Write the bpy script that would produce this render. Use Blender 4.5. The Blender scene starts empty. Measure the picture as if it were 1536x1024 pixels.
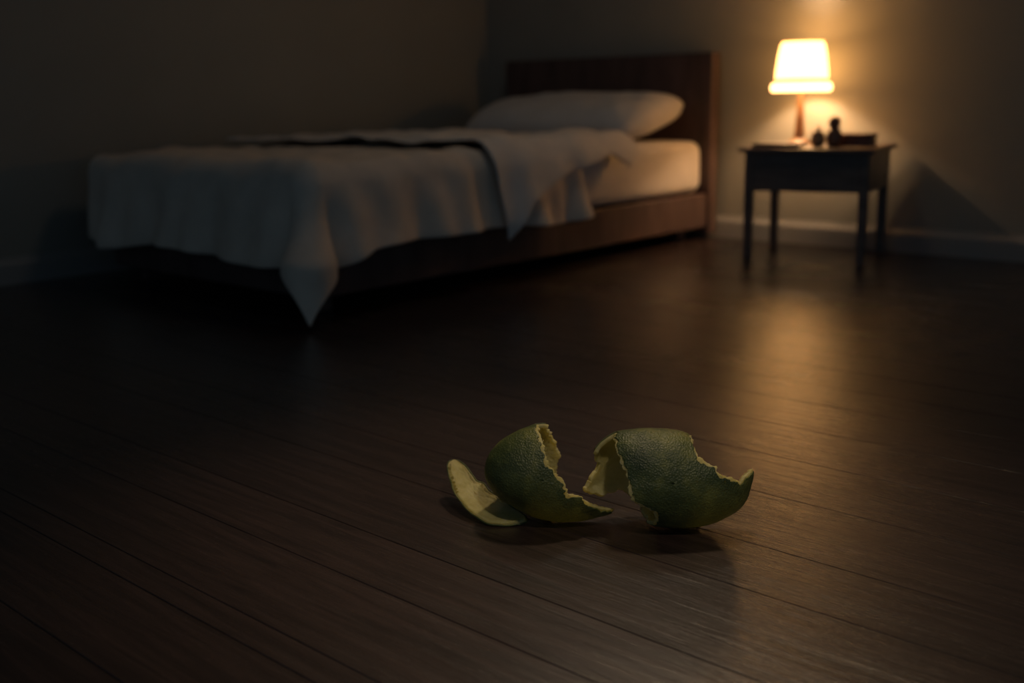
import bpy, bmesh, math, random
from mathutils import Vector, Matrix, noise
random.seed(4)
C = bpy.context.scene.collection
SC = bpy.context.scene

# ------------------------------------------------------------ camera
CAM_H = 0.65
PITCH, YAW, ROLL, FPX = 0.22426, 0.73174, -0.01775, 1611.0
fw = Vector((-math.sin(YAW)*math.cos(PITCH), math.cos(YAW)*math.cos(PITCH), -math.sin(PITCH)))
rt0 = Vector((math.cos(YAW), math.sin(YAW), 0)); up0 = rt0.cross(fw)
rt = rt0*math.cos(ROLL)+up0*math.sin(ROLL); up = -rt0*math.sin(ROLL)+up0*math.cos(ROLL)
cam = bpy.data.cameras.new('camera'); cam_o = bpy.data.objects.new('camera', cam); C.objects.link(cam_o)
R3 = Matrix((rt, up, -fw)).transposed()
cam_o.matrix_world = Matrix.Translation((0, 0, CAM_H)) @ R3.to_4x4()
cam.sensor_width = 36; cam.lens = 36*FPX/1536; cam.clip_start = 0.02
cam.dof.use_dof = True; cam.dof.focus_distance = 1.60; cam.dof.aperture_fstop = 2.3
SC.camera = cam_o

# ------------------------------------------------------------ world, exposure, lamp levels, added fill lights
w = bpy.data.worlds.new('night'); SC.world = w; w.use_nodes = True
w.node_tree.nodes['Background'].inputs[0].default_value = (0.42, 0.70, 1.0, 1)
w.node_tree.nodes['Background'].inputs[1].default_value = 0.105
SC.view_settings.view_transform = 'Standard'; SC.view_settings.look = 'None'
SC.view_settings.gamma = 1; SC.view_settings.use_curve_mapping = False
SC.view_settings.exposure = 0.0
BULB_W = 36
SHADE_E = 7.4
ca = bpy.data.lights.new('overhead_fill', 'AREA'); ca.shape = 'DISK'; ca.size = .45; ca.energy = 2.0; ca.color = (1.0, .86, .70)  # unseen fill added overhead to lift the bed, walls and floor
cao = bpy.data.objects.new('overhead_fill', ca); C.objects.link(cao); cao.location = (-2.25, 2.95, 2.37)
SPOT_W = 76; SPOT2_W = 58
def fill_spot(watts, col, deg, loc, aim):  # added spot without a fixture, brightens the peels and the floor around them
    sp = bpy.data.lights.new('peel_fill_spot', 'SPOT'); sp.energy = watts; sp.color = col
    sp.spot_size = math.radians(deg); sp.spot_blend = 1.0; sp.shadow_soft_size = .09
    o = bpy.data.objects.new('peel_fill_spot', sp); C.objects.link(o); o.location = loc
    o.rotation_euler = (Vector(aim)-Vector(loc)).to_track_quat('-Z', 'Y').to_euler()
fill_spot(SPOT_W, (1.0, .74, .46), 46, (-1.35, 2.15, 2.3), (-.93, 1.25, 0))  # added behind the peels to light their tops and rims
fill_spot(SPOT2_W, (1.0, .84, .62), 34, (.25, .45, 2.3), (-.93, 1.25, .05))  # added on the camera side to brighten the pith

# ------------------------------------------------------------ helpers
def link(name, me, mat=None, parent=None, loc=(0, 0, 0), smooth=True):
    o = bpy.data.objects.new(name, me); C.objects.link(o); o.location = loc
    if parent: o.parent = parent
    if mat: me.materials.append(mat)
    if smooth:
        me.polygons.foreach_set('use_smooth', [True]*len(me.polygons))
    return o
def tag(o, label, cat, group=None):
    o['label'] = label; o['category'] = cat
    if group: o['group'] = group
    return o
def thing(name, label, cat, loc, group=None, rotz=0):
    o = bpy.data.objects.new(name, None); C.objects.link(o); o.location = loc
    o.rotation_euler = (0, 0, rotz); o.empty_display_size = .1
    return tag(o, label, cat, group)
def struct(o): o['kind'] = 'structure'; return o
def bmesh_me(name, bm):
    me = bpy.data.meshes.new(name); bm.normal_update(); bm.to_mesh(me); bm.free(); return me
def box_bm(x0, x1, y0, y1, z0, z1, bev=0.0, seg=2, bm=None):
    b = bmesh.new()
    bmesh.ops.create_cube(b, size=1)
    for v in b.verts:
        v.co = Vector((x0+(v.co.x+.5)*(x1-x0), y0+(v.co.y+.5)*(y1-y0), z0+(v.co.z+.5)*(z1-z0)))
    if bev > 0: bmesh.ops.bevel(b, geom=b.edges[:], offset=bev, segments=seg, affect='EDGES', profile=.5)
    if bm is None: return b
    me = bpy.data.meshes.new('t'); b.to_mesh(me); b.free(); bm.from_mesh(me); bpy.data.meshes.remove(me); return bm
def box(name, x0, x1, y0, y1, z0, z1, mat, parent=None, bev=0.003, loc=(0, 0, 0), seg=2):
    return link(name, bmesh_me(name, box_bm(x0, x1, y0, y1, z0, z1, bev, seg)), mat, parent, loc, smooth=False)
def lathe(name, prof, mat, parent=None, loc=(0, 0, 0), n=48, closed=False):
    bm = bmesh.new(); rings = []
    for r, z in prof:
        rings.append([bm.verts.new((r*math.cos(2*math.pi*i/n), r*math.sin(2*math.pi*i/n), z)) for i in range(n)] if r > 1e-6 else [bm.verts.new((0, 0, z))])
    prs = list(zip(rings[:-1], rings[1:]))
    if closed: prs.append((rings[-1], rings[0]))
    for a, b in prs:
        for i in range(n):
            j = (i+1) % n
            if len(a) == 1 and len(b) == 1: continue
            if len(a) == 1: bm.faces.new((a[0], b[j], b[i]))
            elif len(b) == 1: bm.faces.new((a[i], a[j], b[0]))
            else: bm.faces.new((a[i], a[j], b[j], b[i]))
    bmesh.ops.recalc_face_normals(bm, faces=bm.faces[:])
    return link(name, bmesh_me(name, bm), mat, parent, loc)

# ------------------------------------------------------------ materials
def newmat(name):
    m = bpy.data.materials.new(name); m.use_nodes = True
    nt = m.node_tree; return m, nt, nt.nodes['Principled BSDF']
def N(nt, t, **kw):
    n = nt.nodes.new(t)
    for k, v in kw.items():
        if k in n.inputs: n.inputs[k].default_value = v
        else: setattr(n, k, v)
    return n
def plain(name, col, rough=.6, nscale=0, namp=0, bump=0, bscale=80, metallic=0, spec=.5, stretch=(1, 1, 1)):
    m, nt, b = newmat(name)
    b.inputs['Base Color'].default_value = (*col, 1); b.inputs['Roughness'].default_value = rough
    b.inputs['Metallic'].default_value = metallic; b.inputs['Specular IOR Level'].default_value = spec
    tc = N(nt, 'ShaderNodeTexCoord'); mp = N(nt, 'ShaderNodeMapping'); mp.inputs['Scale'].default_value = stretch
    nt.links.new(tc.outputs['Object'], mp.inputs[0])
    if namp:
        n = N(nt, 'ShaderNodeTexNoise', Scale=nscale, Detail=6.0, Roughness=.6)
        nt.links.new(mp.outputs[0], n.inputs['Vector'])
        r = N(nt, 'ShaderNodeMapRange'); r.inputs['To Min'].default_value = 1-namp; r.inputs['To Max'].default_value = 1+namp
        r.inputs['From Min'].default_value = .3; r.inputs['From Max'].default_value = .7
        nt.links.new(n.outputs[0], r.inputs[0])
        mx = N(nt, 'ShaderNodeVectorMath', operation='SCALE'); mx.inputs[0].default_value = col
        nt.links.new(r.outputs[0], mx.inputs['Scale']); nt.links.new(mx.outputs[0], b.inputs['Base Color'])
    if bump:
        n = N(nt, 'ShaderNodeTexNoise', Scale=bscale, Detail=4.0)
        nt.links.new(mp.outputs[0], n.inputs['Vector'])
        bp = N(nt, 'ShaderNodeBump', Strength=bump, Distance=.002)
        nt.links.new(n.outputs[0], bp.inputs['Height']); nt.links.new(bp.outputs[0], b.inputs['Normal'])
    return m
M_wall = plain('wall_paint', (.275, .265, .228), .85, 1.5, .06, .25, 260)
M_ceil = plain('ceiling_paint', (.30, .30, .29), .9)
M_base = plain('baseboard_paint', (.28, .27, .25), .5, bump=.05)
M_sheet = plain('cotton_sheet', (.70, .64, .58), .9, 14, .05, .5, 350)
M_blanket = plain('grey_blanket', (.74, .61, .49), .92, 9, .08, .6, 420)
M_pillow = plain('pillow_cotton', (.60, .57, .54), .9, 12, .04, .4, 300)
M_bed = plain('reddish_dark_wood', (.088, .055, .050), .45, 18, .35, .15, 60, stretch=(1, 1, .2))
M_table = plain('dark_table_wood', (.13, .088, .068), .38, 22, .35, .12, 70, stretch=(.25, 1, 1))
M_stem = plain('turned_brown_wood', (.16, .08, .04), .4, 30, .2)
M_book = plain('brown_book_cover', (.05, .026, .018), .55, 40, .2)
M_pages = plain('book_pages', (.30, .22, .14), .8)
M_casket = plain('dark_casket_wood', (.11, .05, .035), .45, 25, .3)
M_jar = plain('brown_ceramic', (.20, .09, .05), .35, 25, .15)
M_ball = plain('tan_ceramic', (.36, .2, .1), .5, 30, .2)
M_brass = plain('aged_brass', (.5, .32, .12), .35, metallic=1)
M_cord = plain('cord_rubber', (.05, .04, .035), .6)

def mat_floor():
    m, nt, b = newmat('dark_stained_planks')
    L = nt.links.new
    tc = N(nt, 'ShaderNodeTexCoord'); at = N(nt, 'ShaderNodeAttribute', attribute_name='plank')
    # shift the grain along every board so boards differ
    sh = N(nt, 'ShaderNodeVectorMath', operation='MULTIPLY_ADD')
    L(at.outputs['Color'], sh.inputs[0]); sh.inputs[1].default_value = (37, 5, 11); L(tc.outputs['Object'], sh.inputs[2])
    mp = N(nt, 'ShaderNodeMapping'); mp.inputs['Scale'].default_value = (2.2, 34, 1); L(sh.outputs[0], mp.inputs[0])
    g = N(nt, 'ShaderNodeTexNoise', Scale=1.6, Detail=9.0, Roughness=.66, Distortion=.9); L(mp.outputs[0], g.inputs['Vector'])
    mp2 = N(nt, 'ShaderNodeMapping'); mp2.inputs['Scale'].default_value = (9, 190, 1); L(sh.outputs[0], mp2.inputs[0])
    g2 = N(nt, 'ShaderNodeTexNoise', Scale=1.5, Detail=5.0, Roughness=.7); L(mp2.outputs[0], g2.inputs['Vector'])
    big = N(nt, 'ShaderNodeTexNoise', Scale=2.3, Detail=3.0); L(tc.outputs['Object'], big.inputs['Vector'])
    cr = N(nt, 'ShaderNodeValToRGB'); L(g.outputs[0], cr.inputs[0])
    e = cr.color_ramp.elements
    e[0].position = .30; e[0].color = (.014, .0085, .0078, 1); e[1].position = .72; e[1].color = (.045, .027, .024, 1)
    x = e.new(.5); x.color = (.028, .017, .015, 1)
    sep = N(nt, 'ShaderNodeSeparateColor'); L(at.outputs['Color'], sep.inputs[0])
    mr = N(nt, 'ShaderNodeMapRange'); mr.inputs['To Min'].default_value = .82; mr.inputs['To Max'].default_value = 1.18; L(sep.outputs[1], mr.inputs[0])
    sc = N(nt, 'ShaderNodeVectorMath', operation='SCALE'); L(cr.outputs[0], sc.inputs[0]); L(mr.outputs[0], sc.inputs['Scale'])
    L(sc.outputs[0], b.inputs['Base Color'])
    # gloss varies with wear
    ad = N(nt, 'ShaderNodeMath', operation='MULTIPLY_ADD'); L(g2.outputs[0], ad.inputs[0]); ad.inputs[1].default_value = .16
    ad2 = N(nt, 'ShaderNodeMath', operation='MULTIPLY_ADD'); L(big.outputs[0], ad2.inputs[0]); ad2.inputs[1].default_value = .14; ad2.inputs[2].default_value = .10
    L(ad2.outputs[0], ad.inputs[2]); L(ad.outputs[0], b.inputs['Roughness'])
    b.inputs['Specular IOR Level'].default_value = .8
    b.inputs['Coat Weight'].default_value = .25; b.inputs['Coat Roughness'].default_value = .42
    hm = N(nt, 'ShaderNodeMath', operation='MULTIPLY_ADD'); L(g2.outputs[0], hm.inputs[0]); hm.inputs[1].default_value = .45; L(g.outputs[0], hm.inputs[2])
    bp = N(nt, 'ShaderNodeBump', Strength=.6, Distance=.0015); L(hm.outputs[0], bp.inputs['Height'])
    wv = N(nt, 'ShaderNodeMapping'); wv.inputs['Scale'].default_value = (5, 12, 1); L(sh.outputs[0], wv.inputs[0])
    wn = N(nt, 'ShaderNodeTexNoise', Scale=1.0, Detail=2.0); L(wv.outputs[0], wn.inputs['Vector'])
    bp2 = N(nt, 'ShaderNodeBump', Strength=.5, Distance=.004); L(wn.outputs[0], bp2.inputs['Height']); L(bp.outputs[0], bp2.inputs['Normal'])
    L(bp2.outputs[0], b.inputs['Normal'])
    return m
M_floor = mat_floor()

def mat_rind():
    m, nt, b = newmat('lime_rind'); L = nt.links.new
    tc = N(nt, 'ShaderNodeTexCoord')
    n = N(nt, 'ShaderNodeTexNoise', Scale=16.0, Detail=6.0, Roughness=.65); L(tc.outputs['Object'], n.inputs['Vector'])
    cr = N(nt, 'ShaderNodeValToRGB'); L(n.outputs[0], cr.inputs[0]); e = cr.color_ramp.elements
    e[0].position = .34; e[0].color = (.020, .036, .012, 1); e[1].position = .70; e[1].color = (.15, .155, .034, 1)
    x = e.new(.5); x.color = (.048, .068, .020, 1)
    v = N(nt, 'ShaderNodeTexVoronoi', Scale=330.0); L(tc.outputs['Object'], v.inputs['Vector'])
    n2 = N(nt, 'ShaderNodeTexNoise', Scale=520.0, Detail=5.0); L(tc.outputs['Object'], n2.inputs['Vector'])
    # pale oil glands speckle
    mr = N(nt, 'ShaderNodeMapRange'); mr.inputs['From Min'].default_value = .25; mr.inputs['From Max'].default_value = .02
    mr.inputs['To Min'].default_value = 0; mr.inputs['To Max'].default_value = .35; L(v.outputs['Distance'], mr.inputs[0])
    mx = N(nt, 'ShaderNodeMix', data_type='RGBA'); L(mr.outputs[0], mx.inputs[0]); L(cr.outputs[0], mx.inputs[6]); mx.inputs[7].default_value = (.26, .26, .06, 1)
    L(mx.outputs[2], b.inputs['Base Color'])
    b.inputs['Roughness'].default_value = .48
    ad = N(nt, 'ShaderNodeMath', operation='MULTIPLY_ADD'); L(n2.outputs[0], ad.inputs[0]); ad.inputs[1].default_value = .5; L(v.outputs['Distance'], ad.inputs[2])
    bp = N(nt, 'ShaderNodeBump', Strength=.6, Distance=.0015); L(ad.outputs[0], bp.inputs['Height']); L(bp.outputs[0], b.inputs['Normal'])
    tr = N(nt, 'ShaderNodeBsdfTranslucent'); tr.inputs[0].default_value = (.62, .66, .16, 1)
    ms = N(nt, 'ShaderNodeMixShader'); ms.inputs[0].default_value = .1
    L(b.outputs[0], ms.inputs[1]); L(tr.outputs[0], ms.inputs[2]); L(ms.outputs[0], nt.nodes['Material Output'].inputs[0])
    return m
def mat_pith():
    m, nt, b = newmat('lime_pith'); L = nt.links.new
    tc = N(nt, 'ShaderNodeTexCoord')
    n = N(nt, 'ShaderNodeTexNoise', Scale=38.0, Detail=8.0, Roughness=.7, Distortion=.6); L(tc.outputs['Object'], n.inputs['Vector'])
    cr = N(nt, 'ShaderNodeValToRGB'); L(n.outputs[0], cr.inputs[0]); e = cr.color_ramp.elements
    e[0].position = .3; e[0].color = (.58, .50, .16, 1); e[1].position = .7; e[1].color = (.93, .83, .42, 1)
    L(cr.outputs[0], b.inputs['Base Color']); b.inputs['Roughness'].default_value = .5
    b.inputs['Subsurface Weight'].default_value = .35; b.inputs['Subsurface Radius'].default_value = (.03, .026, .008)
    b.inputs['Subsurface Scale'].default_value = 1.0
    n2 = N(nt, 'ShaderNodeTexNoise', Scale=150.0, Detail=5.0, Roughness=.7); L(tc.outputs['Object'], n2.inputs['Vector'])
    bp = N(nt, 'ShaderNodeBump', Strength=.8, Distance=.003); L(n2.outputs[0], bp.inputs['Height']); L(bp.outputs[0], b.inputs['Normal'])
    tr = N(nt, 'ShaderNodeBsdfTranslucent'); tr.inputs[0].default_value = (.90, .78, .32, 1)
    ms = N(nt, 'ShaderNodeMixShader'); ms.inputs[0].default_value = .5
    L(b.outputs[0], ms.inputs[1]); L(tr.outputs[0], ms.inputs[2]); L(ms.outputs[0], nt.nodes['Material Output'].inputs[0])
    return m
M_rind, M_pith = mat_rind(), mat_pith()

def mat_emit(name, col, e, base=(.8, .7, .5)):
    m, nt, b = newmat(name)
    b.inputs['Base Color'].default_value = (*base, 1); b.inputs['Roughness'].default_value = .8
    b.inputs['Emission Color'].default_value = (*col, 1); b.inputs['Emission Strength'].default_value = e
    return m
M_shade = mat_emit('glowing_shade_cloth', (1.0, .47, .135), SHADE_E)
M_band = mat_emit('glowing_shade_trim', (1.0, .50, .17), SHADE_E*1.0)
M_hem = mat_emit('shade_hem_cloth', (1.0, .50, .20), SHADE_E*.035)
M_bulb = mat_emit('bulb_glass', (1.0, .72, .4), 6)

# ------------------------------------------------------------ room shell
XL, YB, XR, YF, ZC = -4.03, 4.33, 2.2, -1.6, 2.4
def make_floor():
    seams = [YF]
    while seams[-1] < .70: seams.append(min(seams[-1]+random.uniform(.13, .19), 99))
    seams = seams[:-1]+[.72, .879, 1.0, 1.196, 1.335, 1.53]
    while seams[-1] < YB: seams.append(seams[-1]+random.uniform(.135, .19))
    seams[-1] = YB+.02
    bm = bmesh.new(); cols = []
    for a, b in zip(seams[:-1], seams[1:]):
        n0 = len(bm.faces)
        box_bm(XL-.02, XR, a+.0005, b-.0005, -.02, 0, .0009, 1, bm)
        c = (random.random(), random.random(), random.random(), 1)
        cols += [c]*(len(bm.faces)-n0)
    # subfloor seen through the gaps
    n0 = len(bm.faces); box_bm(XL-.02, XR, YF, YB+.02, -.05, -.006, 0, 1, bm); cols += [(0, 0, 0, 1)]*(len(bm.faces)-n0)
    me = bmesh_me('floor', bm)
    ca = me.color_attributes.new('plank', 'FLOAT_COLOR', 'CORNER')
    for p, c in zip(me.polygons, cols):
        for li in p.loop_indices: ca.data[li].color = c
    struct(link('floor', me, M_floor, smooth=False))
make_floor()
struct(box('wall_back', XL-.1, XR+.1, YB, YB+.1, 0, ZC, M_wall, bev=0))
struct(box('wall_left', XL-.1, XL, YF-.1, YB, 0, ZC, M_wall, bev=0))
struct(box('ceiling', XL-.1, XR+.1, YF-.1, YB+.1, ZC, ZC+.1, M_ceil, bev=0))
def baseboard(name, x0, x1, y0, y1, ax):
    bm = bmesh.new()
    prof = [(0, 0), (.016, 0), (.016, .072), (.011, .084), (.006, .088), (.004, .098), (0, .1)]
    rows = []
    for s in (0, 1):
        row = []
        for d, z in prof:
            if ax == 'back': row.append(bm.verts.new((x0 if s == 0 else x1, YB-d, z)))
            else: row.append(bm.verts.new((XL+d, y0 if s == 0 else y1, z)))
        rows.append(row)
    n = len(prof)
    for i in range(n): bm.faces.new((rows[0][i], rows[0][(i+1) % n], rows[1][(i+1) % n], rows[1][i]))
    bm.faces.new(rows[0]); bm.faces.new(rows[1][::-1])
    bmesh.ops.recalc_face_normals(bm, faces=bm.faces[:])
    struct(link(name, bmesh_me(name, bm), M_base, smooth=False))
baseboard('baseboard_back', XL+.016, XR, 0, 0, 'back'); baseboard('baseboard_left', 0, 0, YF, YB, 'left')

# ------------------------------------------------------------ bed
BX0, BX1, BY0, BY1 = -3.80, -2.60, 2.00, 4.22
bed = thing('bed_frame', 'dark reddish wooden single bed frame with tall plain rectangular headboard', 'bed', (-3.2, 3.2, 0))
o3 = Vector((-3.2, 3.2, 0))
def bbox(name, x0, x1, y0, y1, z0, z1, bev=.006):
    return box(name, x0-o3.x, x1-o3.x, y0-o3.y, y1-o3.y, z0, z1, M_bed, bed, bev, seg=3)
bbox('headboard', -3.815, -2.585, 4.235, 4.30, 0.02, .825, .008)
bbox('side_rail', BX1-.035, BX1, 2.0, 4.234, .055, .205)
bbox('side_rail', BX0, BX0+.035, 2.0, 4.234, .055, .205)
bbox('foot_rail', BX0+.036, BX1-.036, 2.0, 2.035, .055, .205)
bbox('slat_base', BX0+.036, BX1-.036, 2.036, 4.234, .178, .204, .002)
for lx in (BX0+.06, BX1-.06-.055):
    for ly in (2.06, 4.1): bbox('leg', lx, lx+.055, ly, ly+.055, 0, .177, .004)

def mattress():
    bm = bmesh.new()
    x0, x1, y0, y1, z0, z1 = BX0+.01, BX1-.005, BY0+.01, BY1, .209, .447
    cx, cy, cz = (x0+x1)/2, (y0+y1)/2, (z0+z1)/2
    bmesh.ops.create_cube(bm, size=1)
    bmesh.ops.scale(bm, vec=(x1-x0, y1-y0, z1-z0), verts=bm.verts)
    bmesh.ops.bevel(bm, geom=bm.edges[:], offset=.055, segments=6, affect='EDGES', profile=.5)
    bmesh.ops.translate(bm, vec=(cx, cy, cz), verts=bm.verts)
    big = [e for e in bm.edges if e.calc_length() > .15]
    bmesh.ops.subdivide_edges(bm, edges=big, cuts=44, use_grid_fill=True)
    for v in bm.verts:
        p = v.co; n = noise.noise(Vector((p.x*5, p.y*3, p.z*9)))*.006+noise.noise(Vector((p.x*14, p.y*9, p.z*20)))*.0025
        if p.x > x1-.06: v.co.x += n-.004
        if p.z > z1-.06: v.co.z += n-.004
    return link('mattress', bmesh_me('mattress', bm), M_sheet)
tag(mattress(), 'thick mattress in a cream fitted sheet, bare near the headboard', 'mattress')

# cloth lying on the bed and falling over its near side and foot
EX, EY, RB = BX1-.02, BY0+.02, .045
def drape(a, b, lift, seed, amp, flare, cflare):
    ex, ey = max(0, a-EX), max(0, EY-b)
    d = math.hypot(ex, ey)
    top = .447+lift
    bx, by = min(a, EX), max(b, EY)
    corner = 2*ex*ey/(d*d) if d > 1e-6 else 0
    r = RB+lift
    q = d/r
    if q < math.pi/2: h, dz = r*math.sin(q), r*(1-math.cos(q))
    else: h, dz = r, r+(d-r*math.pi/2)
    dirx, diry = (ex/d, -ey/d) if d > 1e-6 else (0, 0)
    s = by*1.0-bx*.9
    fall = min(1, max(0, dz-.02)/.25)
    # vertical pleats that deepen as the cloth falls
    ph = s*17+2.2*noise.noise(Vector((s*2.2, seed, .3)))+dz*3.2*noise.noise(Vector((s*1.3, seed+4, 1)))
    pl = (.5+.5*math.sin(ph))*.75+(.5+.5*math.sin(ph*2.3+seed))*.35
    h += fall*(pl*amp + flare*fall + cflare*corner*fall)
    p = Vector((bx+dirx*h, by+diry*h, top-dz))
    # wrinkles across the top
    t = 1-min(1, dz/.05)
    wr = noise.noise(Vector((a*3.1+b*2.0, b*3.4, seed)))*.020+abs(noise.noise(Vector((a*5.2, b*6.5+a*3, seed+7))))*.020
    p.z += t*(wr+.008)
    p += Vector((dirx, diry, 0))*(1-t)*.010*(noise.noise(Vector((s*8, dz*7, seed+2)))+.6)
    return p
def cloth(name, corners, nu, nv, mat, lift, seed, amp, flare, cflare, thick=.008, edge=0.0, hem=None, swag=0):
    A, B, D, E_ = [Vector((*c, 0)) for c in corners]   # wall-foot, side-foot, side-head, wall-head
    bm = bmesh.new(); g = []
    for j in range(nv+1):
        row = []
        for i in range(nu+1):
            u, v = i/nu, j/nv
            P = A.lerp(B, u).lerp(E_.lerp(D, u), v)
            a, b = P.x, P.y
            if hem and a > EX:                  # torn-back hem: how far the cloth falls at each point along the bed
                ful = B.lerp(D, v).x-EX
                k = [h for h in hem if h[0] <= v][-1]; k2 = ([h for h in hem if h[0] > v] or [hem[-1]])[0]
                t = (v-k[0])/max(1e-6, k2[0]-k[0]); a = EX+(a-EX)*(k[1]*(1-t)+k2[1]*t)/ful
            if edge: 
                a += edge*noise.noise(Vector((v*4, seed, 2)))*u**4; b += edge*noise.noise(Vector((u*4, seed, 9)))*(1 if v > .5 else -1)*abs(v-.5)*2
            if swag and b < EY: b = EY-(EY-b)*(1+swag*min(1, max(0, (a+2.95)/.33)))
            p = drape(a, b, lift, seed, amp, flare, cflare); p.z = max(p.z, .012)
            row.append(bm.verts.new(p))
        g.append(row)
    for j in range(nv):
        for i in range(nu): bm.faces.new((g[j][i], g[j][i+1], g[j+1][i+1], g[j+1][i]))
    me = bmesh_me(name, bm)
    o = link(name, me, mat)
    so = o.modifiers.new('thickness', 'SOLIDIFY'); so.thickness = thick; so.offset = 1
    ss = o.modifiers.new('soft', 'SUBSURF'); ss.levels = 1; ss.render_levels = 1
    return o
tag(cloth('blanket', [(-3.86, EY-.318), (EX+.345, EY-.318), (EX+.345, 3.26), (-3.86, 3.20)], 120, 130, M_blanket, .006, 3.0, .060, .015, .14, edge=.03, swag=.02, hem=[(0, .345), (.17, .345), (.30, .29), (.5, .28), (1, .285)]),
    'rumpled grey bedspread over the foot of the bed, its corner hanging to the floor', 'blanket')
tag(cloth('top_sheet', [(-3.84, 2.55), (EX+.37, 2.78), (EX+.14, 3.60), (-3.84, 3.42)], 110, 70, M_sheet, .039, 11.0, .042, .02, .0, edge=.03, hem=[(0, .38), (.06, .33), (.14, .25), (.3, .21), (.6, .13), (.78, .11), (.92, .16), (1, .10)]),
    'pale sheet folded back across the bed, a pointed corner drooping over the side', 'sheet')

def pillow():
    bm = bmesh.new(); nu, nv = 80, 44
    Lx, Ly, T = .51, .245, .098
    top, bot = [], []
    for j in range(nv+1):
        rt_, rb_ = [], []
        for i in range(nu+1):
            u, v = -1+2*i/nu, -1+2*j/nv
            k = (1-abs(u)**7)*(1-abs(v)**2.6)
            k = max(k, 0)**.45
            x = Lx*u*(1-.06*(1-v*v)*0+.03*abs(u*v)); y = Ly*v*(1-.10*(u*u)*(1-abs(v)))
            x *= 1-.13*abs(v)**3; 
            wr = noise.noise(Vector((x*7, y*9, 5)))*.012*k+noise.noise(Vector((x*18, y*15, 8)))*.004*k
            zt = T*k*(1+.12*noise.noise(Vector((u*1.5, v, 1))))+wr
            zb = -T*.72*k
            rt_.append(bm.verts.new((x, y, zt)))
            rb_.append(rt_[-1] if (i in (0, nu) or j in (0, nv)) else bm.verts.new((x, y, zb)))
        top.append(rt_); bot.append(rb_)
    for j in range(nv):
        for i in range(nu):
            bm.faces.new((top[j][i], top[j][i+1], top[j+1][i+1], top[j+1][i]))
            try: bm.faces.new((bot[j][i], bot[j+1][i], bot[j+1][i+1], bot[j][i+1]))
            except ValueError: pass
    o = link('pillow', bmesh_me('pillow', bm), M_pillow)
    o.location = (-3.17, 3.965, .546); o.rotation_euler = (math.radians(14), 0, 0)
    return o
tag(pillow(), 'plump off-white pillow leaning against the dark headboard', 'pillow')

# ------------------------------------------------------------ nightstand
TANG = math.radians(12); TZ = .438; TC = Vector((-1.968, 4.031, 0))
tb = thing('nightstand', 'dark wooden nightstand on four square legs beside the bed', 'table', TC, rotz=TANG)
TW, TD = .26, .22
def on_table(u, v):
    """a point of the tabletop, u to the right and v to the wall from its middle"""
    return TC+Vector((u*math.cos(TANG)-v*math.sin(TANG), u*math.sin(TANG)+v*math.cos(TANG), TZ))
box('tabletop', -TW, TW, -TD, TD, TZ-.018, TZ, M_table, tb, .004)
ax, ay = TW-.022, TD-.022
box('apron', -ax+.005, ax-.005, -ay+.005, ay-.005, .272, TZ-.0185, M_table, tb, .002)
for sx in (-1, 1):
    for sy in (-1, 1):
        cx, cy = sx*(ax-.018), sy*(ay-.018)
        bm = box_bm(cx-.018, cx+.018, cy-.018, cy+.018, 0, TZ-.0185, .003)
        for v in bm.verts:                      # legs taper slightly to the foot
            if v.co.z < .1: v.co.x = cx+(v.co.x-cx)*.85; v.co.y = cy+(v.co.y-cy)*.85
        link('leg', bmesh_me('leg', bm), M_table, tb, smooth=False)

# ------------------------------------------------------------ lamp
lp = thing('table_lamp', 'lit bedside lamp with tapered cream shade and slim brown wooden stem', 'lamp', (-2.123, 4.165, TZ+.0004))
lathe('base', [(0, 0), (.048, 0), (.050, .004), (.046, .012), (.030, .018), (.022, .024), (0, .024)], M_stem, lp)
lathe('stem', [(0, .0245), (.022, .0245), (.024, .034), (.0215, .046), (.020, .07), (.0175, .10), (.015, .14), (.0125, .18), (.011, .215), (.013, .222), (.013, .232), (0, .232)], M_stem, lp)
lathe('socket', [(0, .2325), (.010, .2325), (.011, .270), (0, .270)], M_brass, lp)
lathe('bulb', [(0, .2705), (.009, .272), (.013, .285), (.020, .305), (.021, .32), (.016, .335), (.007, .343), (0, .344)], M_bulb, lp, n=24)
sh = lathe('lamp_shade', [(.106, .2625), (.1055, .27), (.102, .31), (.096, .355), (.088, .393), (.081, .407), (.0795, .407), (.0865, .391), (.0945, .355), (.1005, .31), (.104, .27), (.1045, .2625)], M_shade, lp, n=64, closed=True)
lathe('shade_hem', [(.107, .2445), (.1075, .262), (.1035, .262), (.1035, .2445)], M_hem, sh, n=64, closed=True)
lathe('shade_trim', [(.116, .210), (.1205, .2145), (.122, .222), (.122, .232), (.1195, .240), (.115, .244), (.103, .244), (.112, .230), (.112, .210)], M_band, sh, n=64, closed=True)
bm = bmesh.new()
for k in range(3):                              # spider wires that carry the shade
    a = k*2*math.pi/3+.4
    d = Vector((math.cos(a), math.sin(a), 0)); q = Vector((-d.y, d.x, 0))*.0012; zz = Vector((0, 0, .0012))
    p0, p1 = d*.010+Vector((0, 0, .262)), d*.1036+Vector((0, 0, .252))
    vs = [bm.verts.new(p+s) for p in (p0, p1) for s in (q+zz, -q+zz, -q-zz, q-zz)]
    for i in range(4): bm.faces.new((vs[i], vs[(i+1) % 4], vs[4+(i+1) % 4], vs[4+i]))
link('shade_wire', bmesh_me('shade_wire', bm), M_brass, lp, smooth=False)
bl = bpy.data.lights.new('bulb_light', 'POINT'); bl.energy = BULB_W; bl.color = (1.0, .64, .36); bl.shadow_soft_size = .028
blo = bpy.data.objects.new('bulb_light', bl); C.objects.link(blo); blo.parent = lp; blo.location = (0, 0, .303)

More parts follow.
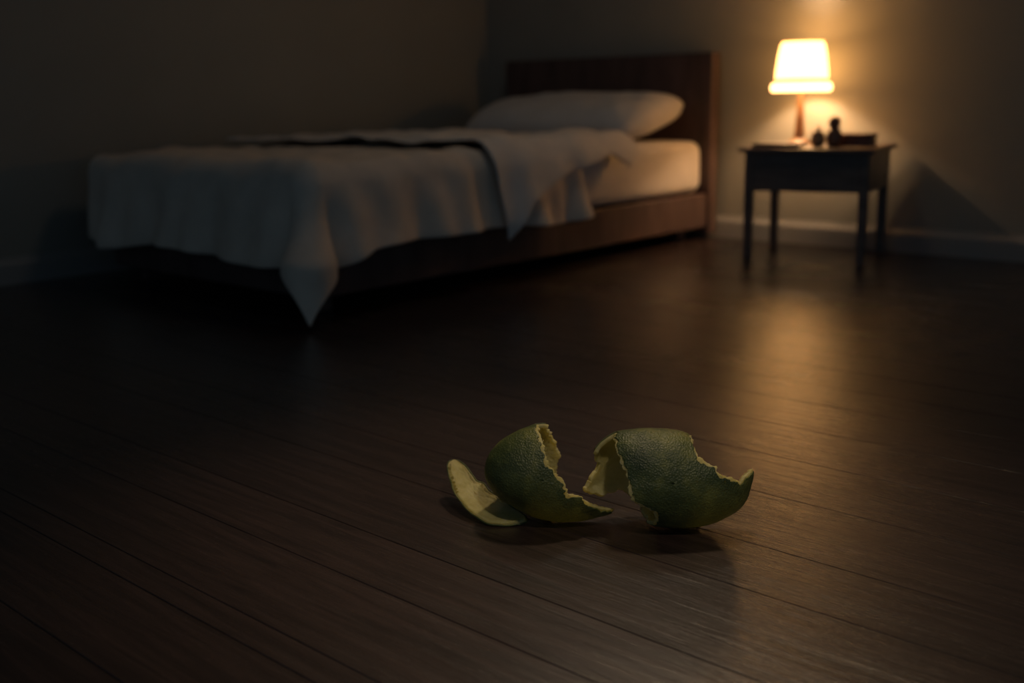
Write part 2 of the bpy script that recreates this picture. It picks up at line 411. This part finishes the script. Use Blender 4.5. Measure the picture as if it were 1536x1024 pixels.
# ------------------------------------------------------------ things on the nightstand
bk = thing('closed_book', 'thin brown closed book lying flat in front of the lamp foot', 'book', on_table(-.125, -.115), rotz=TANG)
box('cover', -.09, .09, -.065, .065, 0, .003, M_book, bk, .001)
box('cover', -.09, .09, -.065, .065, .0135, .0165, M_book, bk, .001)
box('spine', -.09, .09, -.0685, -.0652, 0, .0165, M_book, bk, .001)
box('page_block', -.087, .087, -.064, .062, .0031, .0134, M_pages, bk, .0005)
cs = thing('wooden_box', 'low dark wooden box at the right of the nightstand top', 'box', on_table(.118, .035), rotz=TANG)
box('body', -.085, .085, -.05, .05, 0, .030, M_casket, cs, .003)
box('lid', -.089, .089, -.054, .054, .0305, .047, M_casket, cs, .004)
jr = thing('stopper_jar', 'small dark jar with a rounded stopper, rising in front of the low box', 'jar', on_table(.075, -.075))
lathe('body', [(0, 0), (.022, 0), (.029, .012), (.031, .034), (.029, .052), (.022, .064), (.019, .07), (0, .07)], M_jar, jr, n=32)
lathe('stopper', [(0, .0705), (.018, .0705), (.020, .078), (.0235, .088), (.0225, .1), (.015, .112), (0, .117)], M_jar, jr, n=32)
tr = thing('trinket_pot', 'small tan round pot between the lamp and the dark stopper jar', 'pot', on_table(.015, -.08))
lathe('bowl', [(0, 0), (.018, 0), (.027, .014), (.029, .028), (.025, .045), (0, .045)], M_ball, tr, n=32)
lathe('lid', [(0, .0452), (.0255, .0452), (.023, .054), (.013, .061), (.007, .063), (.009, .071), (.006, .077), (0, .078)], M_ball, tr, n=32)

# ------------------------------------------------------------ lime peels
# Every peel is a closed, hollow fruit skin torn open.  Outlines are traced in millimetre-like units
# (u right, v down); u0, v0 is the middle of the fruit and K turns a unit into metres.
def smooth_ring(pts, cx, cy, n):
    """radius at n angles of a star-shaped outline through pts"""
    pa = sorted(((math.atan2(cy-y, x-cx) % (2*math.pi)), math.hypot(x-cx, y-cy)) for x, y in pts)
    m = len(pa); out = []
    ext = [(a-2*math.pi, r) for a, r in pa[-3:]]+pa+[(a+2*math.pi, r) for a, r in pa[:3]]
    for i in range(n):
        t = 2*math.pi*i/n
        k = max(j for j in range(len(ext)-2) if ext[j][0] <= t)
        k = max(1, k)
        (a0, r0), (a1, r1), (a2, r2), (a3, r3) = ext[k-1], ext[k], ext[k+1], ext[k+2]
        s = (t-a1)/(a2-a1)
        m1 = (r2-r0)/(a2-a0)*(a2-a1); m2 = (r3-r1)/(a3-a1)*(a2-a1)
        out.append((2*s**3-3*s*s+1)*r1+(s**3-2*s*s+s)*m1+(-2*s**3+3*s*s)*r2+(s**3-s*s)*m2)
    return out
def sdf(poly, x, y):
    """signed distance, positive inside"""
    d = 1e9; ins = False; n = len(poly)
    for i in range(n):
        x0, y0 = poly[i]; x1, y1 = poly[(i+1) % n]
        ex, ey = x1-x0, y1-y0; wx, wy = x-x0, y-y0
        q = max(0, min(1, (wx*ex+wy*ey)/(ex*ex+ey*ey+1e-12)))
        d = min(d, (wx-ex*q)**2+(wy-ey*q)**2)
        if (y0 > y) != (y1 > y) and x < (x1-x0)*(y-y0)/(y1-y0)+x0: ins = not ins
    return math.sqrt(d)*(1 if ins else -1)
def clip_shell(V, NRM, S, T):
    """keep the part of the triangle mesh where S>0, cutting triangles at the zero line"""
    nv = []; nn = []; ns = []; idx = {}; tris = []
    def keep(i):
        if i not in idx: idx[i] = len(nv); nv.append(V[i]); nn.append(NRM[i]); ns.append(S[i])
        return idx[i]
    def cut(i, j):
        k = (min(i, j), max(i, j))
        if k not in idx:
            i, j = k; t = S[i]/(S[i]-S[j]); idx[k] = len(nv)
            nv.append(V[i].lerp(V[j], t)); nn.append(NRM[i].lerp(NRM[j], t).normalized()); ns.append(0.0)
        return idx[k]
    for t in T:
        p = [S[i] > 0 for i in t]; c = sum(p)
        if c == 3: tris.append(tuple(keep(i) for i in t))
        elif c == 1:
            k = p.index(True); a, b, d = t[k], t[(k+1) % 3], t[(k+2) % 3]
            tris.append((keep(a), cut(a, b), cut(a, d)))
        elif c == 2:
            k = p.index(False); a, b, d = t[k], t[(k+1) % 3], t[(k+2) % 3]
            x, y = cut(a, b), cut(a, d)
            tris.append((x, keep(b), keep(d))); tris.append((x, keep(d), y))
    return nv, nn, ns, tris
def slab(nv, nn, ns, tris, d_out, d_in, K, seed, rough_in=0.0, rough_out=0.0, out_rim=None, in_rim=None):
    # out_rim / in_rim: that side is only needed this far from the torn edge, deeper in it is covered by the other layer
    bm = bmesh.new(); O = []; I = []
    for p, n in zip(nv, nn):
        ro = rough_out*noise.noise(p*.10+Vector((seed, 0, 0)))+rough_out*.5*noise.noise(p*.3)
        ri = rough_in*(noise.noise(p*.07+Vector((seed, 3, 0)))+.6*noise.noise(p*.22+Vector((0, seed, 0))))
        O.append(bm.verts.new((p-n*(d_out+ro))*K)); I.append(bm.verts.new((p-n*(d_in+ri))*K))
    ec = {}
    for t in tris:
        if len(set(t)) < 3: continue
        near = min(ns[i] for i in t)
        if out_rim is None or near < out_rim: bm.faces.new((O[t[0]], O[t[1]], O[t[2]]))
        if in_rim is None or near < in_rim: bm.faces.new((I[t[2]], I[t[1]], I[t[0]]))
        for k in range(3):
            e = (t[k], t[(k+1) % 3]); ec[e] = 1
    for (a, b) in list(ec):
        if (b, a) not in ec:
            try: bm.faces.new((O[b], O[a], I[a], I[b]))
            except ValueError: pass
    bmesh.ops.remove_doubles(bm, verts=bm.verts[:], dist=K*.02)
    loose = [v for v in bm.verts if not v.link_faces]; bmesh.ops.delete(bm, geom=loose, context='VERTS')
    return bm
def peel(name, label, u0, v0, ring, F, B, df, db, K, loc, jag, seed, NT=240, NP=150, t_rind=2.2, t_all=8.0, lean=0.0, pfront=.5, over=4.0):
    R = smooth_ring(ring, u0, v0, NT)
    V = []; inf = []
    for j in range(NP+1):
        ph = math.pi*j/NP
        for i in range(NT):
            th = 2*math.pi*i/NT; r = R[i]*math.sin(ph)**.92 if 0 < j < NP else 0
            x, y = r*math.cos(th), r*math.sin(th)
            z = (df if ph < math.pi/2 else db)*math.cos(ph)
            p = Vector((x, y, z))
            # a hand-torn skin is never a perfect dome
            q = 1+.035*noise.noise(p*.016+Vector((seed, 1, 2)))*(abs(math.cos(ph)))
            V.append(Vector((x, y, z*q+lean*y))); inf.append(j)
    T = []
    for j in range(NP):
        for i in range(NT):
            a, b, c, d = j*NT+i, j*NT+(i+1) % NT, (j+1)*NT+(i+1) % NT, (j+1)*NT+i
            if j > 0: T.append((a, c, b))
            if j < NP-1: T.append((a, d, c))
    NRM = [Vector((0, 0, 0)) for _ in V]
    for a, b, c in T:
        n = (V[b]-V[a]).cross(V[c]-V[a]); NRM[a] += n; NRM[b] += n; NRM[c] += n
    NRM = [n.normalized() if n.length > 0 else Vector((0, 0, 1)) for n in NRM]
    for j0, zz in ((0, 1), (NP, -1)):
        for i in range(NT): NRM[j0*NT+i] = Vector((0, 0, zz))
    S = []
    for p, j in zip(V, inf):
        x, y = u0+p.x, v0-p.y
        poly = F if j <= NP//2 else B
        s = sdf(poly, x, y) if poly else -50
        s += jag*(noise.noise(p*.075+Vector((seed, 0, 5)))*2.2+noise.noise(p*.19+Vector((1, seed, 0)))*2.1+noise.noise(p*.45)*.9)
        S.append(s)
    root = thing(name, label, 'lime peel', loc)
    root.rotation_euler = R3.to_euler()
    a = clip_shell(V, NRM, [s-over*(1+.8*noise.noise(p*.12+Vector((0, 0, seed)))) for s, p in zip(S, V)], T)
    link('rind', bmesh_me('rind', slab(*a, 0, t_rind, K, seed, 0, .35, in_rim=3)), M_rind, root)
    b = clip_shell(V, NRM, S, T)
    link('pith', bmesh_me('pith', slab(*b, t_rind*.75, t_all, K, seed, 1.1, .3, out_rim=over+12)), M_pith, root)
    return root

LOCA = ((-1.0312, 1.2114, 0.0727), 0.0010422); LOCB = ((-0.8664, 1.3137, 0.0771), 0.0010209); LOCC = ((-1.1281, 1.1602, 0.0245), 0.0010649)
A_ring = [(727, 712), (731, 686), (745, 666), (768, 650), (790, 640), (812, 634), (838, 640), (868, 664), (890, 700), (908, 738), (923, 763), (893, 776), (850, 782), (808, 777), (770, 760), (740, 738)]
A_front = [(700, 600), (806, 600), (807, 640), (815, 664), (821, 690), (833, 702), (844, 716), (850, 737), (866, 733), (878, 745), (895, 757), (921, 763), (925, 800), (700, 800)]
A_back = [(700, 600), (818, 600), (823, 645), (829, 658), (839, 672), (846, 688), (838, 702), (830, 800), (700, 800)]
B_ring = [(867, 737), (872, 722), (884, 698), (890, 676), (904, 659), (924, 647), (950, 643), (985, 642), (1018, 645), (1048, 655), (1090, 672), (1128, 698), (1126, 728), (1113, 758), (1085, 777), (1040, 790), (1000, 790), (960, 786), (915, 776), (880, 758)]
B_front = [(918, 600), (920, 662), (925, 690), (935, 712), (939, 742), (956, 752), (974, 760), (979, 774), (976, 783), (1000, 815), (1160, 815), (1131, 700), (1116, 706), (1104, 718), (1090, 712), (1074, 708), (1064, 692), (1044, 684), (1036, 668), (1034, 600)]
B_back = [(850, 600), (1038, 600), (1036, 668), (1040, 720), (1060, 815), (985, 815), (965, 770), (935, 740), (905, 751), (872, 739), (884, 716), (896, 700), (889, 676), (850, 660)]
C_ring = [(666, 706), (669, 699), (680, 697), (692, 702), (705, 714), (714, 724), (724, 727), (738, 739), (765, 755), (788, 768), (792, 775), (770, 780), (742, 780), (714, 770), (692, 754), (675, 730)]
C_back = [(600, 600), (900, 600), (900, 900), (600, 900)]
peel('lime_peel', 'dome of dark green lime peel with torn right edge, beside the thin pale strip', 812, 712, A_ring, A_front, A_back, 62, 62, LOCA[1], LOCA[0], 1.5, 3.1)
peel('lime_peel', 'larger green lime peel, its yellow inside showing at left and a sharp tip at right', 1000, 716, B_ring, B_front, B_back, 66, 62, LOCB[1], LOCB[0], 1.5, 7.7)
peel('lime_peel', 'thin curved strip of lime peel, pale yellow inside up, leftmost of the peels', 712, 748, C_ring, None, C_back, 30, 20, LOCC[1], LOCC[0], .5, 12.3, lean=-1.5, over=-2.0, t_all=7.0, NT=200, NP=90)
